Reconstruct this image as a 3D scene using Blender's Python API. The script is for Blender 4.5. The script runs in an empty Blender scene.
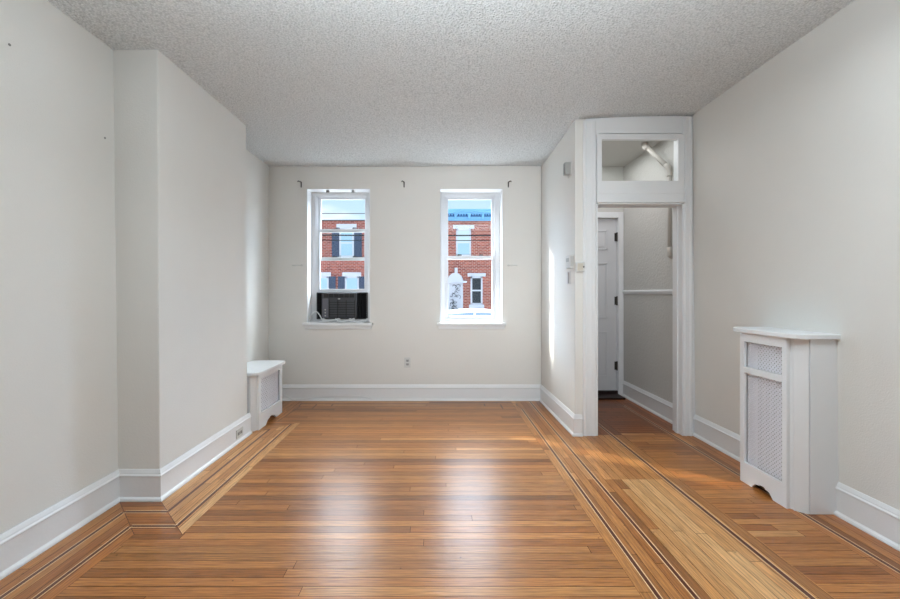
import bpy, bmesh, math, random
from mathutils import Vector, Matrix
random.seed(11)
D = bpy.data
SC = bpy.context.scene
COL = SC.collection

# ------------------------------------------------------------------ camera
cam_d = D.cameras.new('camera')
cam = D.objects.new('camera', cam_d)
COL.objects.link(cam)
cam.location = (0, 0, 1.25)
cam.rotation_euler = (math.pi / 2, 0, 0)
cam_d.sensor_fit = 'HORIZONTAL'
cam_d.sensor_width = 36
cam_d.lens = 36 * 410 / 900
cam_d.shift_x = 12 / 900
cam_d.shift_y = -6.5 / 900
cam_d.clip_start = 0.05
cam_d.clip_end = 500
SC.camera = cam

# ------------------------------------------------------------------ light
SC.view_settings.view_transform = 'Standard'
SC.view_settings.look = 'None'
SC.view_settings.gamma = 1
SC.view_settings.use_curve_mapping = False
SC.view_settings.exposure = 0.53

W = D.worlds.new('sky')
SC.world = W
W.use_nodes = True


def build_sky():
    nt = W.node_tree
    nt.nodes.clear()
    N, L = nt.nodes, nt.links
    out = N.new('ShaderNodeOutputWorld')
    bg = N.new('ShaderNodeBackground')
    tc = N.new('ShaderNodeTexCoord')
    sep = N.new('ShaderNodeSeparateXYZ')
    L.new(tc.outputs['Generated'], sep.inputs[0])
    ramp = N.new('ShaderNodeValToRGB')
    e = ramp.color_ramp.elements
    e[0].position = 0.0
    e[0].color = (0.62, 0.76, 0.90, 1)
    e[1].position = 0.35
    e[1].color = (0.36, 0.56, 0.86, 1)
    L.new(sep.outputs['Z'], ramp.inputs[0])
    mp = N.new('ShaderNodeMapping')
    mp.inputs['Scale'].default_value = (2.2, 2.2, 9.0)
    mp.inputs['Location'].default_value = (0.35, 0.1, 0.2)
    L.new(tc.outputs['Generated'], mp.inputs[0])
    no = N.new('ShaderNodeTexNoise')
    no.inputs['Scale'].default_value = 1.6
    no.inputs['Detail'].default_value = 5
    L.new(mp.outputs[0], no.inputs[0])
    cr = N.new('ShaderNodeMapRange')
    cr.interpolation_type = 'SMOOTHSTEP'
    cr.inputs['From Min'].default_value = 0.46
    cr.inputs['From Max'].default_value = 0.66
    L.new(no.outputs['Fac'], cr.inputs[0])
    mix = N.new('ShaderNodeMix')
    mix.data_type = 'RGBA'
    L.new(cr.outputs[0], mix.inputs[0])
    L.new(ramp.outputs[0], mix.inputs[6])
    mix.inputs[7].default_value = (0.86, 0.89, 0.95, 1)
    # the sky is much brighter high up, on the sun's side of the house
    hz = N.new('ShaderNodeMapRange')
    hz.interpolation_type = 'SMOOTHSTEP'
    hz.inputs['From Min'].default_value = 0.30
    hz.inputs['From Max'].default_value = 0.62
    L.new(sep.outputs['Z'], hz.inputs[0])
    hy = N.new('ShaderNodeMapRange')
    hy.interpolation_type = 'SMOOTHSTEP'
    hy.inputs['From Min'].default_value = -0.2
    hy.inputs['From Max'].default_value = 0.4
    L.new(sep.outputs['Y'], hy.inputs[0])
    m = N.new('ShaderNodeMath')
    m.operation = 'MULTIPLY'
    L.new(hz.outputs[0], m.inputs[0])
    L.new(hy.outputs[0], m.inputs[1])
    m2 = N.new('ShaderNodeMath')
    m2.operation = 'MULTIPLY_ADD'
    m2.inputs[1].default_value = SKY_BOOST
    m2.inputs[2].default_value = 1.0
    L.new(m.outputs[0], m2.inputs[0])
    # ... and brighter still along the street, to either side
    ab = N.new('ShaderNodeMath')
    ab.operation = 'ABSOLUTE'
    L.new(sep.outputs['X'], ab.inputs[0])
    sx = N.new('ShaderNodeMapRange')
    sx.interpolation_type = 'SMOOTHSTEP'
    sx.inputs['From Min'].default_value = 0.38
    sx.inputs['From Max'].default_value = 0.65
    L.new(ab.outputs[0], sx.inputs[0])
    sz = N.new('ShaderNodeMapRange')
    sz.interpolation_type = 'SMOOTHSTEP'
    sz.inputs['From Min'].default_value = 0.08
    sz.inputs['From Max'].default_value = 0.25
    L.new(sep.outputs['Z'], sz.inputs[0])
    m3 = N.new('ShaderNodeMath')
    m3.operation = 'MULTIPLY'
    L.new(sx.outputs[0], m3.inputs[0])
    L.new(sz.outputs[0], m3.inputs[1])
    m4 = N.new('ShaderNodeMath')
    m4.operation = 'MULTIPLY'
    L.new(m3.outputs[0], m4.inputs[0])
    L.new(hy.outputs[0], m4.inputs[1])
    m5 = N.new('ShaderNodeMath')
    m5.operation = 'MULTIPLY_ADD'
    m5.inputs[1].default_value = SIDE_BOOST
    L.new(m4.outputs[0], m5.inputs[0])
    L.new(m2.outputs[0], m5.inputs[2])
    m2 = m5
    glow = N.new('ShaderNodeMix')
    glow.data_type = 'RGBA'
    L.new(m.outputs[0], glow.inputs[0])
    L.new(mix.outputs[2], glow.inputs[6])
    glow.inputs[7].default_value = (0.80, 0.85, 0.92, 1)
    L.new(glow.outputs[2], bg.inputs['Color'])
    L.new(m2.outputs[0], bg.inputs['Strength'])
    L.new(bg.outputs[0], out.inputs[0])


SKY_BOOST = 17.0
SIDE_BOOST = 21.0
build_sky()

sun_d = D.lights.new('sun', 'SUN')
sun_d.energy = 3.5
sun_d.angle = math.radians(1.2)
sun_d.color = (1.0, 0.93, 0.82)
sun = D.objects.new('sun', sun_d)
COL.objects.link(sun)
sun.rotation_euler = Vector((0.80, -0.60, -0.59)).to_track_quat('-Z', 'Y').to_euler()


P_REAR, P_DOWN, P_UP = 7.0, 24, 37


def area(name, loc, direction, sx, sy, power, color, spread=180):
    l = D.lights.new(name, 'AREA')
    l.shape = 'RECTANGLE'
    l.size = sx
    l.size_y = sy
    l.energy = power
    l.color = color
    l.spread = math.radians(spread)
    o = D.objects.new(name, l)
    COL.objects.link(o)
    o.location = loc
    o.rotation_euler = Vector(direction).to_track_quat('-Z', 'Z').to_euler()
    return o


# fill lights added out of view, behind and above the camera
area('rear_fill', (-0.35, -2.4, 1.5), (0.10, 1, 0.03), 1.1, 1.6, P_REAR, (0.88, 0.95, 1.0), 40)
area('down_fill', (0.45, 1.45, 2.62), (0, 0, -1), 2.6, 0.7, P_DOWN, (0.83, 0.93, 0.99))  # added downward fill above the view, no ceiling fixture there
area('up_fill', (0.15, 0.98, 2.16), (0, 0.1, 1), 2.2, 0.6, P_UP, (0.80, 0.92, 0.99))  # added upward fill to brighten the ceiling
area('hall_fill', (1.72, 4.3, 2.76), (0, 0, -1), 0.7, 1.0, 5.0, (0.96, 0.97, 1.0))  # added fill for the hall, not a lamp fitting


# ------------------------------------------------------------------ materials
def new_mat(name):
    m = D.materials.new(name)
    m.use_nodes = True
    nt = m.node_tree
    b = nt.nodes['Principled BSDF']
    return m, nt, b


def srgb(r, g, b):
    def f(c):
        c /= 255
        return c / 12.92 if c < 0.04045 else ((c + 0.055) / 1.055) ** 2.4
    return (f(r), f(g), f(b), 1)


def mat(name, col, rough=0.5, metal=0.0, bump=0.0, scale=80, var=0.0, spec=0.5, detail=4):
    m, nt, b = new_mat(name)
    b.inputs['Base Color'].default_value = col
    b.inputs['Roughness'].default_value = rough
    b.inputs['Metallic'].default_value = metal
    b.inputs['Specular IOR Level'].default_value = spec
    N, L = nt.nodes, nt.links
    tc = N.new('ShaderNodeTexCoord')
    no = N.new('ShaderNodeTexNoise')
    no.inputs['Scale'].default_value = scale
    no.inputs['Detail'].default_value = detail
    L.new(tc.outputs['Object'], no.inputs[0])
    if bump:
        bp = N.new('ShaderNodeBump')
        bp.inputs['Strength'].default_value = 1.0
        bp.inputs['Distance'].default_value = bump
        L.new(no.outputs['Fac'], bp.inputs['Height'])
        L.new(bp.outputs[0], b.inputs['Normal'])
    n2 = N.new('ShaderNodeTexNoise')
    n2.inputs['Scale'].default_value = 3.0 if not var else scale * 0.05
    L.new(tc.outputs['Object'], n2.inputs[0])
    mx = N.new('ShaderNodeMix')
    mx.data_type = 'RGBA'
    v = var or 0.015
    mx.inputs[6].default_value = (col[0] * (1 - v), col[1] * (1 - v), col[2] * (1 - v), 1)
    mx.inputs[7].default_value = (min(1, col[0] * (1 + v)), min(1, col[1] * (1 + v)), min(1, col[2] * (1 + v)), 1)
    L.new(n2.outputs['Fac'], mx.inputs[0])
    L.new(mx.outputs[2], b.inputs['Base Color'])
    return m


WALL = mat('wall_paint', srgb(226, 224, 219), 0.75, bump=0.0012, scale=140, var=0.012)
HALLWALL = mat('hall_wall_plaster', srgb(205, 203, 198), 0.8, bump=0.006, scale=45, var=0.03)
TRIM = mat('white_gloss_trim', srgb(232, 233, 234), 0.35, bump=0.0004, scale=60)
FRAME = mat('window_vinyl', srgb(204, 205, 207), 0.4)
DOORM = mat('door_paint', srgb(208, 208, 210), 0.45)
COVER = mat('radiator_cover_paint', srgb(236, 238, 240), 0.4, bump=0.0004, scale=90)
GRILLE = mat('grille_metal', srgb(232, 233, 240), 0.4)
BLACKP = mat('black_plastic', srgb(30, 30, 33), 0.35)
BLACKM = mat('black_matte', srgb(14, 14, 16), 0.6)
DARKG = mat('dark_grey_plastic', srgb(70, 71, 74), 0.4)
STEEL = mat('steel', srgb(150, 148, 145), 0.35, metal=1.0)
GREYD = mat('slate_plastic', srgb(92, 92, 100), 0.5)
DARKG2 = mat('charcoal_plastic', srgb(56, 57, 62), 0.5)
SILVER = mat('silver', srgb(215, 215, 215), 0.3, metal=0.8)
BRONZE = mat('dark_bronze', srgb(70, 66, 62), 0.4, metal=0.7)
PLAST = mat('white_plastic', srgb(210, 210, 207), 0.35)
BEIGE = mat('beige_plastic', srgb(205, 198, 184), 0.4)
GREYP = mat('grey_plastic', srgb(165, 165, 162), 0.4)
CABLE = mat('white_cable', srgb(222, 222, 223), 0.4)
PIPE = mat('painted_pipe', srgb(190, 184, 176), 0.6)
DARKW = mat('dark_threshold_wood', srgb(38, 20, 16), 0.4)


def ceiling_mat():
    m, nt, b = new_mat('popcorn_ceiling')
    N, L = nt.nodes, nt.links
    tc = N.new('ShaderNodeTexCoord')
    vo = N.new('ShaderNodeTexVoronoi')
    vo.inputs['Scale'].default_value = 90
    vo.inputs['Randomness'].default_value = 1
    no = N.new('ShaderNodeTexNoise')
    no.inputs['Scale'].default_value = 95
    no.inputs['Detail'].default_value = 3
    L.new(tc.outputs['Object'], vo.inputs[0])
    L.new(tc.outputs['Object'], no.inputs[0])
    inv = N.new('ShaderNodeMath')
    inv.operation = 'MULTIPLY_ADD'
    inv.inputs[1].default_value = -0.9
    L.new(vo.outputs['Distance'], inv.inputs[0])
    L.new(no.outputs['Fac'], inv.inputs[2])
    bp = N.new('ShaderNodeBump')
    bp.inputs['Strength'].default_value = 1.0
    bp.inputs['Distance'].default_value = 0.0095
    L.new(inv.outputs[0], bp.inputs['Height'])
    L.new(bp.outputs[0], b.inputs['Normal'])
    mr = N.new('ShaderNodeMapRange')
    mr.inputs['From Min'].default_value = -0.3
    mr.inputs['From Max'].default_value = 0.45
    L.new(inv.outputs[0], mr.inputs[0])
    mx = N.new('ShaderNodeMix')
    mx.data_type = 'RGBA'
    L.new(mr.outputs[0], mx.inputs[0])
    mx.inputs[6].default_value = srgb(212, 216, 217)
    mx.inputs[7].default_value = srgb(248, 251, 252)
    L.new(mx.outputs[2], b.inputs['Base Color'])
    b.inputs['Roughness'].default_value = 0.95
    b.inputs['Specular IOR Level'].default_value = 0.1
    return m


CEIL = ceiling_mat()


def wood_mat():
    """planks: UV in metres along (u) and across (v) the grain; colour attribute r = tone, g = redness."""
    m, nt, b = new_mat('oak_parquet')
    N, L = nt.nodes, nt.links
    uv = N.new('ShaderNodeUVMap')
    uv.uv_map = 'UVMap'
    at = N.new('ShaderNodeVertexColor')
    at.layer_name = 'plank'
    sep = N.new('ShaderNodeSeparateColor')
    L.new(at.outputs['Color'], sep.inputs[0])

    def noise(sx, sy, scale, detail=4, dist=0.0):
        mp = N.new('ShaderNodeMapping')
        mp.inputs['Scale'].default_value = (sx, sy, 1)
        L.new(uv.outputs[0], mp.inputs[0])
        n = N.new('ShaderNodeTexNoise')
        n.inputs['Scale'].default_value = scale
        n.inputs['Detail'].default_value = detail
        n.inputs['Distortion'].default_value = dist
        L.new(mp.outputs[0], n.inputs[0])
        return n.outputs['Fac']
    fine = noise(1.3, 42, 6, 5)
    broad = noise(1.0, 9, 2.2, 3, 0.6)
    patch = noise(1, 1.6, 1.1, 2)
    # tone
    ramp = N.new('ShaderNodeValToRGB')
    els = ramp.color_ramp.elements
    els[0].position = 0.0
    els[0].color = srgb(118, 70, 32)
    els[1].position = 1.0
    els[1].color = srgb(222, 172, 116)
    for p, c in ((0.35, srgb(164, 106, 54)), (0.65, srgb(194, 134, 74))):
        k = els.new(p)
        k.color = c
    add = N.new('ShaderNodeMath')
    add.operation = 'MULTIPLY_ADD'
    add.inputs[1].default_value = 0.3
    L.new(broad, add.inputs[0])
    a0 = N.new('ShaderNodeMath')
    a0.operation = 'ADD'
    a0.inputs[1].default_value = -0.15
    L.new(sep.outputs[0], a0.inputs[0])
    L.new(a0.outputs[0], add.inputs[2])
    L.new(add.outputs[0], ramp.inputs[0])
    # redness
    red = N.new('ShaderNodeMix')
    red.data_type = 'RGBA'
    red.blend_type = 'MULTIPLY'
    L.new(sep.outputs[1], red.inputs[0])
    L.new(ramp.outputs[0], red.inputs[6])
    red.inputs[7].default_value = (0.95, 0.66, 0.36, 1)
    # fine grain darkening
    gr = N.new('ShaderNodeMapRange')
    gr.inputs['From Min'].default_value = 0.32
    gr.inputs['From Max'].default_value = 0.56
    gr.inputs['To Min'].default_value = 0.58
    gr.inputs['To Max'].default_value = 1.10
    L.new(fine, gr.inputs[0])
    gm = N.new('ShaderNodeMix')
    gm.data_type = 'RGBA'
    gm.blend_type = 'MULTIPLY'
    gm.inputs[0].default_value = 1
    L.new(red.outputs[2], gm.inputs[6])
    cc = N.new('ShaderNodeCombineColor')
    for i in range(3):
        L.new(gr.outputs[0], cc.inputs[i])
    L.new(cc.outputs[0], gm.inputs[7])
    # long cathedral figure
    mpw = N.new('ShaderNodeMapping')
    mpw.inputs['Scale'].default_value = (0.9, 7.0, 1)
    L.new(uv.outputs[0], mpw.inputs[0])
    wv = N.new('ShaderNodeTexWave')
    wv.bands_direction = 'Y'
    wv.inputs['Scale'].default_value = 2.6
    wv.inputs['Distortion'].default_value = 7.0
    wv.inputs['Detail'].default_value = 3.0
    wv.inputs['Detail Scale'].default_value = 1.2
    L.new(mpw.outputs[0], wv.inputs[0])
    wr = N.new('ShaderNodeMapRange')
    wr.inputs['From Min'].default_value = 0.0
    wr.inputs['From Max'].default_value = 0.5
    wr.inputs['To Min'].default_value = 0.82
    wr.inputs['To Max'].default_value = 1.03
    L.new(wv.outputs['Fac'], wr.inputs[0])
    # nail holes
    tcn = N.new('ShaderNodeTexCoord')
    vn = N.new('ShaderNodeTexVoronoi')
    vn.inputs['Scale'].default_value = 8.0
    L.new(tcn.outputs['Object'], vn.inputs[0])
    vr = N.new('ShaderNodeMapRange')
    vr.inputs['From Min'].default_value = 0.028
    vr.inputs['From Max'].default_value = 0.045
    vr.inputs['To Min'].default_value = 0.45
    vr.inputs['To Max'].default_value = 1.0
    L.new(vn.outputs['Distance'], vr.inputs[0])
    wm = N.new('ShaderNodeMath')
    wm.operation = 'MULTIPLY'
    L.new(wr.outputs[0], wm.inputs[0])
    L.new(vr.outputs[0], wm.inputs[1])
    # worn patches
    pr = N.new('ShaderNodeMapRange')
    pr.inputs['From Min'].default_value = 0.3
    pr.inputs['From Max'].default_value = 0.7
    pr.inputs['To Min'].default_value = 0.86
    pr.inputs['To Max'].default_value = 1.08
    L.new(patch, pr.inputs[0])
    gm2 = N.new('ShaderNodeVectorMath')
    gm2.operation = 'SCALE'
    L.new(gm.outputs[2], gm2.inputs[0])
    pm = N.new('ShaderNodeMath')
    pm.operation = 'MULTIPLY'
    L.new(pr.outputs[0], pm.inputs[0])
    L.new(wm.outputs[0], pm.inputs[1])
    L.new(pm.outputs[0], gm2.inputs['Scale'])
    hs = N.new('ShaderNodeHueSaturation')
    hs.inputs['Saturation'].default_value = 1.0
    hs.inputs['Value'].default_value = 1.0
    L.new(gm2.outputs[0], hs.inputs['Color'])
    L.new(hs.outputs[0], b.inputs['Base Color'])
    # varnish with gentle waviness
    tc = N.new('ShaderNodeTexCoord')
    w = N.new('ShaderNodeTexNoise')
    w.inputs['Scale'].default_value = 22
    w.inputs['Detail'].default_value = 3
    L.new(tc.outputs['Object'], w.inputs[0])
    sm = N.new('ShaderNodeMath')
    sm.operation = 'MULTIPLY_ADD'
    sm.inputs[1].default_value = 0.25
    L.new(fine, sm.inputs[0])
    L.new(w.outputs['Fac'], sm.inputs[2])
    bp = N.new('ShaderNodeBump')
    bp.inputs['Strength'].default_value = 0.6
    bp.inputs['Distance'].default_value = 0.0016
    L.new(sm.outputs[0], bp.inputs['Height'])
    L.new(bp.outputs[0], b.inputs['Normal'])
    b.inputs['Roughness'].default_value = 0.30
    b.inputs['IOR'].default_value = 1.55
    return m


WOOD = wood_mat()
WALNUT = mat('walnut_inlay', srgb(92, 46, 28), 0.28, var=0.15, scale=200)
MAPLE = mat('maple_inlay', srgb(232, 200, 156), 0.28)
GAP = mat('dark_joint_wood', srgb(70, 40, 22), 0.6)  # dark wood base showing in the plank joints


def glass_mat(name, tint=(0.97, 0.985, 0.98, 1), refl=0.012):
    m = D.materials.new(name)
    m.use_nodes = True
    nt = m.node_tree
    nt.nodes.clear()
    N, L = nt.nodes, nt.links
    out = N.new('ShaderNodeOutputMaterial')
    tr = N.new('ShaderNodeBsdfTransparent')
    tr.inputs[0].default_value = tint
    gl = N.new('ShaderNodeBsdfGlossy')
    gl.inputs['Roughness'].default_value = 0.02
    mx = N.new('ShaderNodeMixShader')
    mx.inputs[0].default_value = refl
    L.new(tr.outputs[0], mx.inputs[1])
    L.new(gl.outputs[0], mx.inputs[2])
    L.new(mx.outputs[0], out.inputs[0])
    return m


GLASS = glass_mat('window_glass')


def brick_mat(name, c1, c2, mortar):
    m, nt, b = new_mat(name)
    N, L = nt.nodes, nt.links
    tc = N.new('ShaderNodeTexCoord')
    mp = N.new('ShaderNodeMapping')
    mp.inputs['Rotation'].default_value = (math.pi / 2, 0, 0)
    L.new(tc.outputs['Object'], mp.inputs[0])
    br = N.new('ShaderNodeTexBrick')
    br.inputs['Color1'].default_value = c1
    br.inputs['Color2'].default_value = c2
    br.inputs['Mortar'].default_value = mortar
    br.inputs['Scale'].default_value = 1.0
    br.inputs['Brick Width'].default_value = 0.23
    br.inputs['Row Height'].default_value = 0.085
    br.inputs['Mortar Size'].default_value = 0.012
    L.new(mp.outputs[0], br.inputs[0])
    L.new(br.outputs[0], b.inputs['Base Color'])
    b.inputs['Roughness'].default_value = 0.9
    return m


BRICK = brick_mat('red_brick', srgb(188, 98, 76), srgb(138, 58, 46), srgb(200, 165, 150))
BRICK2 = brick_mat('dark_red_brick', srgb(182, 92, 74), srgb(132, 58, 48), srgb(190, 150, 138))
STONE = mat('white_painted_stone', srgb(214, 214, 219), 0.7)
BLUECORN = mat('pale_blue_cornice', srgb(128, 186, 222), 0.6)
BLUEDARK = mat('deep_blue_paint', srgb(48, 92, 140), 0.6)
SHUT = mat('navy_shutter', srgb(66, 78, 100), 0.6)
PANE = mat('house_window_pane', srgb(176, 206, 218), 0.15)
PANEGREEN = mat('pale_green_blind', srgb(206, 220, 214), 0.4)
PANEDARK = mat('dark_house_pane', srgb(40, 46, 50), 0.15)
SIDEWALK = mat('concrete_walk', srgb(205, 204, 200), 0.9, bump=0.003)
ASPHALT = mat('asphalt', srgb(100, 100, 102), 0.9, bump=0.004)
CARPAINT = mat('white_car_paint', srgb(200, 203, 208), 0.25)
CARGLASS = mat('car_glass', srgb(110, 135, 165), 0.1)
POLE = mat('weathered_pole_wood', srgb(96, 82, 70), 0.9)
RUBBER = mat('tyre_rubber', srgb(25, 25, 26), 0.8)


# ------------------------------------------------------------------ helpers
def obj(name, bm, m, parent=None, smooth=False, bevel=0.0):
    me = D.meshes.new(name)
    bmesh.ops.recalc_face_normals(bm, faces=bm.faces)
    bm.to_mesh(me)
    bm.free()
    o = D.objects.new(name, me)
    COL.objects.link(o)
    for k in (m if isinstance(m, (list, tuple)) else [m]):
        me.materials.append(k)
    if smooth:
        for p in me.polygons:
            p.use_smooth = True
    if bevel:
        b = o.modifiers.new('bevel', 'BEVEL')
        b.width = bevel
        b.segments = 2
        b.limit_method = 'ANGLE'
    if parent:
        o.parent = parent
    return o


def tag(o, label, cat, group=None):
    o['label'] = label
    o['category'] = cat
    if group:
        o['group'] = group
    return o


def empty(name, loc, rz=0.0, label=None, cat=None, group=None):
    o = D.objects.new(name, None)
    o.empty_display_size = 0.1
    COL.objects.link(o)
    o.location = loc
    o.rotation_euler = (0, 0, rz)
    if label:
        tag(o, label, cat, group)
    return o


def struct(o):
    o['kind'] = 'structure'
    return o


def box(bm, x0, x1, y0, y1, z0, z1, mi=0):
    vs = [bm.verts.new(p) for p in ((x0, y0, z0), (x1, y0, z0), (x1, y1, z0), (x0, y1, z0),
                                    (x0, y0, z1), (x1, y0, z1), (x1, y1, z1), (x0, y1, z1))]
    for f in ((0, 3, 2, 1), (4, 5, 6, 7), (0, 1, 5, 4), (1, 2, 6, 5), (2, 3, 7, 6), (3, 0, 4, 7)):
        bm.faces.new([vs[i] for i in f]).material_index = mi


def B(*boxes):
    bm = bmesh.new()
    for b in boxes:
        box(bm, *b)
    return bm


def prism(bm, poly, a0, a1, axis='z'):
    """extrude a closed 2-D polygon; axis z: (x,y); axis y: (x,z); axis x: (y,z)"""
    def P(p, a):
        return {'z': (p[0], p[1], a), 'y': (p[0], a, p[1]), 'x': (a, p[0], p[1])}[axis]
    lo = [bm.verts.new(P(p, a0)) for p in poly]
    hi = [bm.verts.new(P(p, a1)) for p in poly]
    bm.faces.new(lo[::-1])
    bm.faces.new(hi)
    n = len(poly)
    for i in range(n):
        bm.faces.new((lo[i], lo[(i + 1) % n], hi[(i + 1) % n], hi[i]))


def tube(bm, pts, r, seg=8):
    pts = [Vector(p) for p in pts]
    rings = []
    up = Vector((0, 0, 1))
    for i, p in enumerate(pts):
        t = (pts[min(i + 1, len(pts) - 1)] - pts[max(i - 1, 0)]).normalized()
        a = t.cross(up)
        if a.length < 1e-3:
            a = t.cross(Vector((1, 0, 0)))
        a.normalize()
        b = t.cross(a).normalized()
        rr = r[i] if isinstance(r, (list, tuple)) else r
        rings.append([bm.verts.new(p + (a * math.cos(2 * math.pi * k / seg) + b * math.sin(2 * math.pi * k / seg)) * rr)
                      for k in range(seg)])
    for i in range(len(rings) - 1):
        for k in range(seg):
            bm.faces.new((rings[i][k], rings[i][(k + 1) % seg], rings[i + 1][(k + 1) % seg], rings[i + 1][k]))
    bm.faces.new(rings[0][::-1])
    bm.faces.new(rings[-1])


def smooth_pts(pts, n=6):
    pts = [Vector(p) for p in pts]
    out = []
    for i in range(len(pts) - 1):
        p0 = pts[max(i - 1, 0)]
        p1, p2 = pts[i], pts[i + 1]
        p3 = pts[min(i + 2, len(pts) - 1)]
        for k in range(n):
            t = k / n
            out.append(0.5 * ((2 * p1) + (p2 - p0) * t + (2 * p0 - 5 * p1 + 4 * p2 - p3) * t * t
                              + (3 * p1 - p0 - 3 * p2 + p3) * t ** 3))
    out.append(pts[-1])
    return out


def offset_path(path, d):
    """offset an open 2-D polyline to its left by d, mitred"""
    out = []
    n = len(path)
    for i in range(n):
        p = Vector(path[i])
        ns = []
        if i > 0:
            t = (p - Vector(path[i - 1])).normalized()
            ns.append(Vector((-t.y, t.x)))
        if i < n - 1:
            t = (Vector(path[i + 1]) - p).normalized()
            ns.append(Vector((-t.y, t.x)))
        if len(ns) == 2:
            m = (ns[0] + ns[1]).normalized()
            m = m / max(0.2, m.dot(ns[0]))
        else:
            m = ns[0]
        out.append(p + m * d)
    return out


BASE_PROFILE = [(0, 0), (0.030, 0), (0.030, 0.007), (0.026, 0.016), (0.018, 0.022), (0.016, 0.024), (0.016, 0.142),
                (0.021, 0.146), (0.021, 0.153), (0.015, 0.160), (0.014, 0.166), (0.010, 0.176), (0.006, 0.185), (0, 0.185)]


def baseboard(name, path):
    """path: wall line with the room on its left"""
    bm = bmesh.new()
    cols = []
    for d, z in BASE_PROFILE:
        cols.append([bm.verts.new((q.x, q.y, z)) for q in offset_path(path, d)])
    np_ = len(cols)
    for i in range(len(path) - 1):
        for j in range(np_):
            k = (j + 1) % np_
            bm.faces.new((cols[j][i], cols[j][i + 1], cols[k][i + 1], cols[k][i]))
    bm.faces.new([c[0] for c in cols])
    bm.faces.new([c[-1] for c in cols][::-1])
    return struct(obj(name, bm, TRIM))


# ------------------------------------------------------------------ setting: dimensions
XL, XL2, XR = -1.933, -1.972, 2.262     # left wall, recess beyond the chimney breast, right wall
XB, YB0, YB1 = -1.684, 2.482, 3.625     # chimney breast
YW = 4.775                              # window wall
XP, XP2, YP = 1.203, 1.300, 3.600       # partition, its hall side, its end
YH = 5.0                                # hall end
YR = -2.6                               # rear
TOP = 2.95


def ss(t):
    t = max(0.0, min(1.0, t))
    return t * t * (3 - 2 * t)


def ceil_z(x, y):
    k = 1 - ss((y - 3.3) / 1.4)
    return 2.724 + 0.088 * ss((x - 0.1) / 2.0) * k + 0.004 * math.sin(x * 2.1 + y * 1.3)


# walls
def lean(o, dx, top=2.0, ymax=9.0):
    for v in o.data.vertices:
        if v.co.z > top and v.co.y < ymax:
            v.co.x += dx
    return o


lean(struct(obj('wall_left', B((XL - 0.12, XL, YR, YB0 + 0.02, -0.05, TOP), (XL2 - 0.12, XL2, YB1 - 0.02, YW + 0.02, -0.05, TOP)), WALL)), -0.036, 2.0, YB0 + 0.1)
lean(struct(obj('wall_breast', B((XL2 - 0.1, XB, YB0, YB1, -0.05, TOP)), WALL, bevel=0.006)), -0.012)
WIN = [(-1.526, -0.790), (0.023, 0.752)]
WZ0, WZ1 = 0.906, 2.464
struct(obj('wall_back', B(
    (XL2 - 0.12, WIN[0][0], YW, YW + 0.33, -0.6, TOP), (WIN[0][1], WIN[1][0], YW, YW + 0.33, -0.6, TOP),
    (WIN[1][1], XP2, YW, YW + 0.33, -0.6, TOP),
    (WIN[0][0], WIN[0][1], YW, YW + 0.33, -0.6, WZ0), (WIN[0][0], WIN[0][1], YW, YW + 0.33, WZ1, TOP),
    (WIN[1][0], WIN[1][1], YW, YW + 0.33, -0.6, WZ0), (WIN[1][0], WIN[1][1], YW, YW + 0.33, WZ1, TOP)), WALL))
struct(obj('wall_partition', B((XP, XP2, YP, YW, -0.05, TOP)), WALL, bevel=0.005))
lean(struct(obj('wall_right', B((XR, XR + 0.12, YR, YP + 0.05, -0.05, TOP)), WALL)), -0.034)
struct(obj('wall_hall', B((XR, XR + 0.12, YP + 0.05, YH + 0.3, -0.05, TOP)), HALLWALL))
struct(obj('wall_rear', B((XL - 0.12, XR + 0.12, YR - 0.12, YR, -0.05, TOP)), WALL))
# doorway wall over and beside the opening, with the transom hole
OX0, OX1, OZ = 1.388, 2.152, 2.040
TX0, TX1, TZ0, TZ1 = 1.431, 2.099, 2.229, 2.593
YD = 3.73
struct(obj('wall_doorway', B((XP2, OX0, YP, YD, -0.05, TOP), (OX1, XR, YP, YD, -0.05, TOP),
                             (OX0, OX1, YP, YD, OZ, TZ0 - 0.04), (OX0, OX1, YP, YD, TZ1 + 0.06, TOP),
                             (OX0, TX0 - 0.02, YP, YD, TZ0 - 0.04, TZ1 + 0.06), (TX1 + 0.045, OX1, YP, YD, TZ0 - 0.04, TZ1 + 0.06)), TRIM))
# hall end wall round the front door
DX1, DZ1 = 2.195, 2.165
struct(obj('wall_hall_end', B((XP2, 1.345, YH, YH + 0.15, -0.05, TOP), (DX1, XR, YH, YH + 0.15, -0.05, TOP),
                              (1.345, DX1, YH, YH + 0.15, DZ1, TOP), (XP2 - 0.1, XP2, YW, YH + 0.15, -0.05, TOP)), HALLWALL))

# ceiling
bm = bmesh.new()
nx, ny = 44, 74
xs = [XL2 - 0.1 + (XR + 0.1 - XL2 + 0.1) * i / nx for i in range(nx + 1)]
ys = [YR - 0.05 + (YW + 0.05 - YR + 0.05) * j / ny for j in range(ny + 1)]
grid = {}
for i, x in enumerate(xs):
    for j, y in enumerate(ys):
        grid[i, j] = bm.verts.new((x, y, ceil_z(x, y)))
for i in range(nx):
    for j in range(ny):
        if xs[i] > XP + 0.0 and ys[j] > YP + 0.0:
            continue
        bm.faces.new((grid[i, j], grid[i, j + 1], grid[i + 1, j + 1], grid[i + 1, j]))
for v in [v for v in bm.verts if not v.link_faces]:
    bm.verts.remove(v)
c = struct(obj('ceiling', bm, CEIL, smooth=True))
md = c.modifiers.new('thickness', 'SOLIDIFY')
md.thickness = 0.05
md.offset = 1 if c.data.polygons[0].normal.z > 0 else -1
struct(obj('ceiling', B((XP2, XR, YP + 0.05, YH, 2.787, 2.85)), HALLWALL))

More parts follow.
